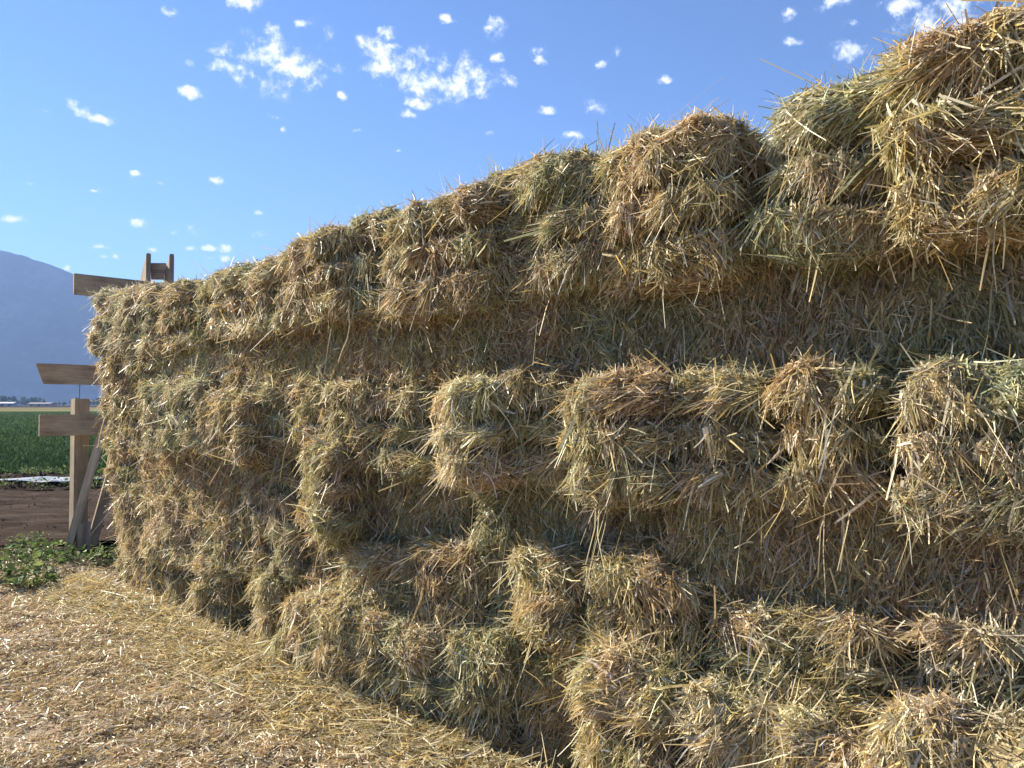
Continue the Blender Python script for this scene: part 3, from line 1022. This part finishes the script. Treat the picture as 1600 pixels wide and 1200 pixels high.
q = np.stack((idx[:-1, :-1], idx[1:, :-1], idx[1:, 1:], idx[:-1, 1:]), 2).reshape(-1, 4)
ps = link('plastic_sheet', mesh_from('plastic_sheet', PV, q, None, (M_PLASTIC,), None, True), None, (pc[0], pc[1], 0.03))
sm = ps.modifiers.new('thickness', 'SOLIDIFY'); sm.thickness = 0.006
tag(ps, 'crumpled white plastic sheet lying on the dark soil by the field', 'plastic sheet')

# ---------------------------------------------------------------- far things
# mountain
ridge_x = [-2600, -1600, -900, -500, -250, -100, 0, 30, 60, 80, 100, 116, 150, 220, 320, 450, 700, 1000, 1400]
ridge_y = [470, 400, 360, 348, 352, 370, 388, 396, 405, 413, 421, 428, 440, 462, 492, 525, 570, 605, 622]
RD = 3200.0
nx, ny = 420, 90
xs = np.linspace(-2400, 1400, nx)
hr = (632 - np.interp(xs, ridge_x, ridge_y)) / F * RD
tt = np.linspace(0, 1.5, ny)
Xg = np.empty((nx, ny)); Yg = np.empty((nx, ny)); Zg = np.empty((nx, ny))
for j, tv in enumerate(tt):
    Yj = RD - 620 + 620 * tv
    Xg[:, j] = (xs - 800) / F * RD
    Yg[:, j] = Yj
    prof = tv ** 0.95 if tv <= 1 else 1 - (tv - 1) * 0.9
    Zg[:, j] = hr * prof
PM = np.stack((Xg.ravel(), Yg.ravel(), np.zeros(nx * ny)), 1)
spur = 1 - np.abs(SinNoise(71, 1 / 420.0, 12)(PM * np.array((1, 0.35, 1))))
fine = 1 - np.abs(SinNoise(72, 1 / 120.0, 12)(PM * np.array((1, 0.4, 1))))
tiny = SinNoise(73, 1 / 40.0, 12)(PM)
tvv = np.tile(tt, nx)
env = np.clip(np.sin(np.clip(tvv, 0, 1) * math.pi), 0, 1)
PM[:, 2] = Zg.ravel() + (spur - .5) * 11 * env + (fine - .5) * 7 * (env + .2) + tiny * 2.6 * np.clip(tvv * 3, 0, 1)
PM[:, 2] = np.where(tvv < 0.02, -2, PM[:, 2])
idx = np.arange(nx * ny).reshape(nx, ny)
q = np.stack((idx[:-1, :-1], idx[1:, :-1], idx[1:, 1:], idx[:-1, 1:]), 2).reshape(-1, 4)
tag(link('mountain', mesh_from('mountain', PM, q, None, (M_MOUNT,), None, True)), kind='structure')

# tree line at the foot of the mountain: reads as one mass
gt = np.random.default_rng(41)
V, Q, C = [], [], []
off = 0
for i in range(420):
    Yt = gt.uniform(900, 1250)
    Xt = Yt * gt.uniform(-1.05, 0.2)
    hh = gt.uniform(5, 13); rr = hh * gt.uniform(.35, .6)
    k = 42
    dirs = unit(gt.normal(size=(k, 3)))
    c = np.array((Xt, Yt, hh * .55)) + dirs * np.array((rr, rr, hh * .45)) * gt.uniform(.5, 1, k)[:, None]
    s = unit(gt.normal(size=(k, 3))); b = unit(np.cross(s, dirs))
    sz = hh * gt.uniform(.12, .26, k)[:, None]
    v = np.stack((c - s * sz, c - b * sz, c + s * sz, c + b * sz), 1).reshape(-1, 3)
    V.append(v); Q.append(np.arange(k * 4).reshape(k, 4) + off); off += k * 4
    C.append(np.repeat(leaf_cols(gt, k, [(.035, .06, .025), (.05, .075, .03), (.03, .05, .02)]), 4, axis=0))
o = link('far_treeline', mesh_from('far_treeline', np.concatenate(V), np.concatenate(Q), np.concatenate(C), (M_LEAF,)))
tag(o, 'distant hazy band of trees along the foot of the mountain', 'trees', kind='stuff')


def simple_mat(name, col, rough=0.8):
    m, t, p = new_mat(name)
    n_ = noise(t, 2, 3)
    t.links.new(ramp(t, n_, [(0.3, tuple(c * .85 for c in col)), (0.7, tuple(min(1, c * 1.12) for c in col))]), p.inputs['Base Color'])
    p.inputs['Roughness'].default_value = rough
    return m


def gable(name, loc, yaw, w, d, h, rh, mw, mr_, label):
    """long low farm building with walls, roof and door openings"""
    e = bpy.data.objects.new(name, None); COL.objects.link(e)
    e.location = loc; e.rotation_euler = (0, 0, yaw)
    tag(e, label, 'farm building')
    V = [(-w, -d, 0), (w, -d, 0), (w, d, 0), (-w, d, 0), (-w, -d, h), (w, -d, h), (w, d, h), (-w, d, h)]
    fq = [(0, 1, 5, 4), (1, 2, 6, 5), (2, 3, 7, 6), (3, 0, 4, 7)]
    link('wall', mesh_from('wall', np.array(V, float), np.array(fq), None, (mw,)), e)
    o_ = .6
    V = [(-w - o_, -d - o_, h), (w + o_, -d - o_, h), (w + o_, 0, h + rh), (-w - o_, 0, h + rh), (w + o_, d + o_, h), (-w - o_, d + o_, h)]
    link('roof', mesh_from('roof', np.array(V, float), np.array([(0, 1, 2, 3), (3, 2, 4, 5)]), None, (mr_,)), e)
    V, fq = [], []
    for k in range(3):
        x = -w * .7 + k * w * .7
        V += [(x - 1.5, -d - .05, 0), (x + 1.5, -d - .05, 0), (x + 1.5, -d - .05, h * .75), (x - 1.5, -d - .05, h * .75)]
    for k in range(3):
        link('door', mesh_from('door', np.array(V[k * 4:k * 4 + 4], float), np.array([(0, 1, 2, 3)]), None, (M_DOOR,)), e)


M_DOOR = simple_mat('dark_door', (.05, .05, .05))
c = on_ground(8, 640); c = at_depth(8, 632, 700); c[2] = 0
gable('farm_building', c, R(6), 9, 5, 2.6, 1.3, simple_mat('shed_wall', (.30, .33, .36)), simple_mat('shed_roof', (.45, .47, .5)),
      'long low grey farm shed far across the fields at the left edge')
c = at_depth(66, 632, 820); c[2] = 0
gable('farm_building', c, R(-4), 12, 5, 2.4, 1.3, simple_mat('tan_wall', (.36, .28, .22)), simple_mat('dark_roof', (.16, .13, .12)),
      'long low brown farm shed far across the fields, left of the wooden post')

# utility pole in the distance between the two lower beams
pp = at_depth(124, 632, 330)
pe = bpy.data.objects.new('utility_pole', None); COL.objects.link(pe); pe.location = (pp[0], pp[1], 0)
tag(pe, 'thin distant utility pole rising above the short wooden post', 'utility pole')
M_DPOLE = simple_mat('dark_pole', (.06, .05, .04))
tube('pole', [(0, 0, 0), (0, 0, 5), (0, 0, 10.2)], 0.16, M_DPOLE, pe)
tube('crossarm', [(-1.2, 0, 9.6), (0, 0, 9.6), (1.2, 0, 9.6)], 0.08, M_DPOLE, pe)

# ---------------------------------------------------------------- air
HZ = 1
if HZ:
    hb = 6600.0
    V = np.array([(x, y, z) for z in (-2.5, 850) for y in (-hb, hb) for x in (-hb, hb)], float)
    q = np.array([(0, 2, 3, 1), (4, 5, 7, 6), (0, 1, 5, 4), (2, 6, 7, 3), (0, 4, 6, 2), (1, 3, 7, 5)])
    mh = bpy.data.materials.new('air_haze'); mh.use_nodes = True
    t = mh.node_tree; t.nodes.clear()
    pv = N(t, 'ShaderNodeVolumePrincipled')
    pv.inputs['Color'].default_value = (0.30, 0.48, 0.92, 1)
    pv.inputs['Density'].default_value = 0.00018
    pv.inputs['Anisotropy'].default_value = 0.1
    om = N(t, 'ShaderNodeOutputMaterial')
    t.links.new(pv.outputs[0], om.inputs['Volume'])
    tag(link('haze', mesh_from('haze', V, q, None, (mh,))), 'thin blue haze fading the far mountain', 'haze', kind='stuff')
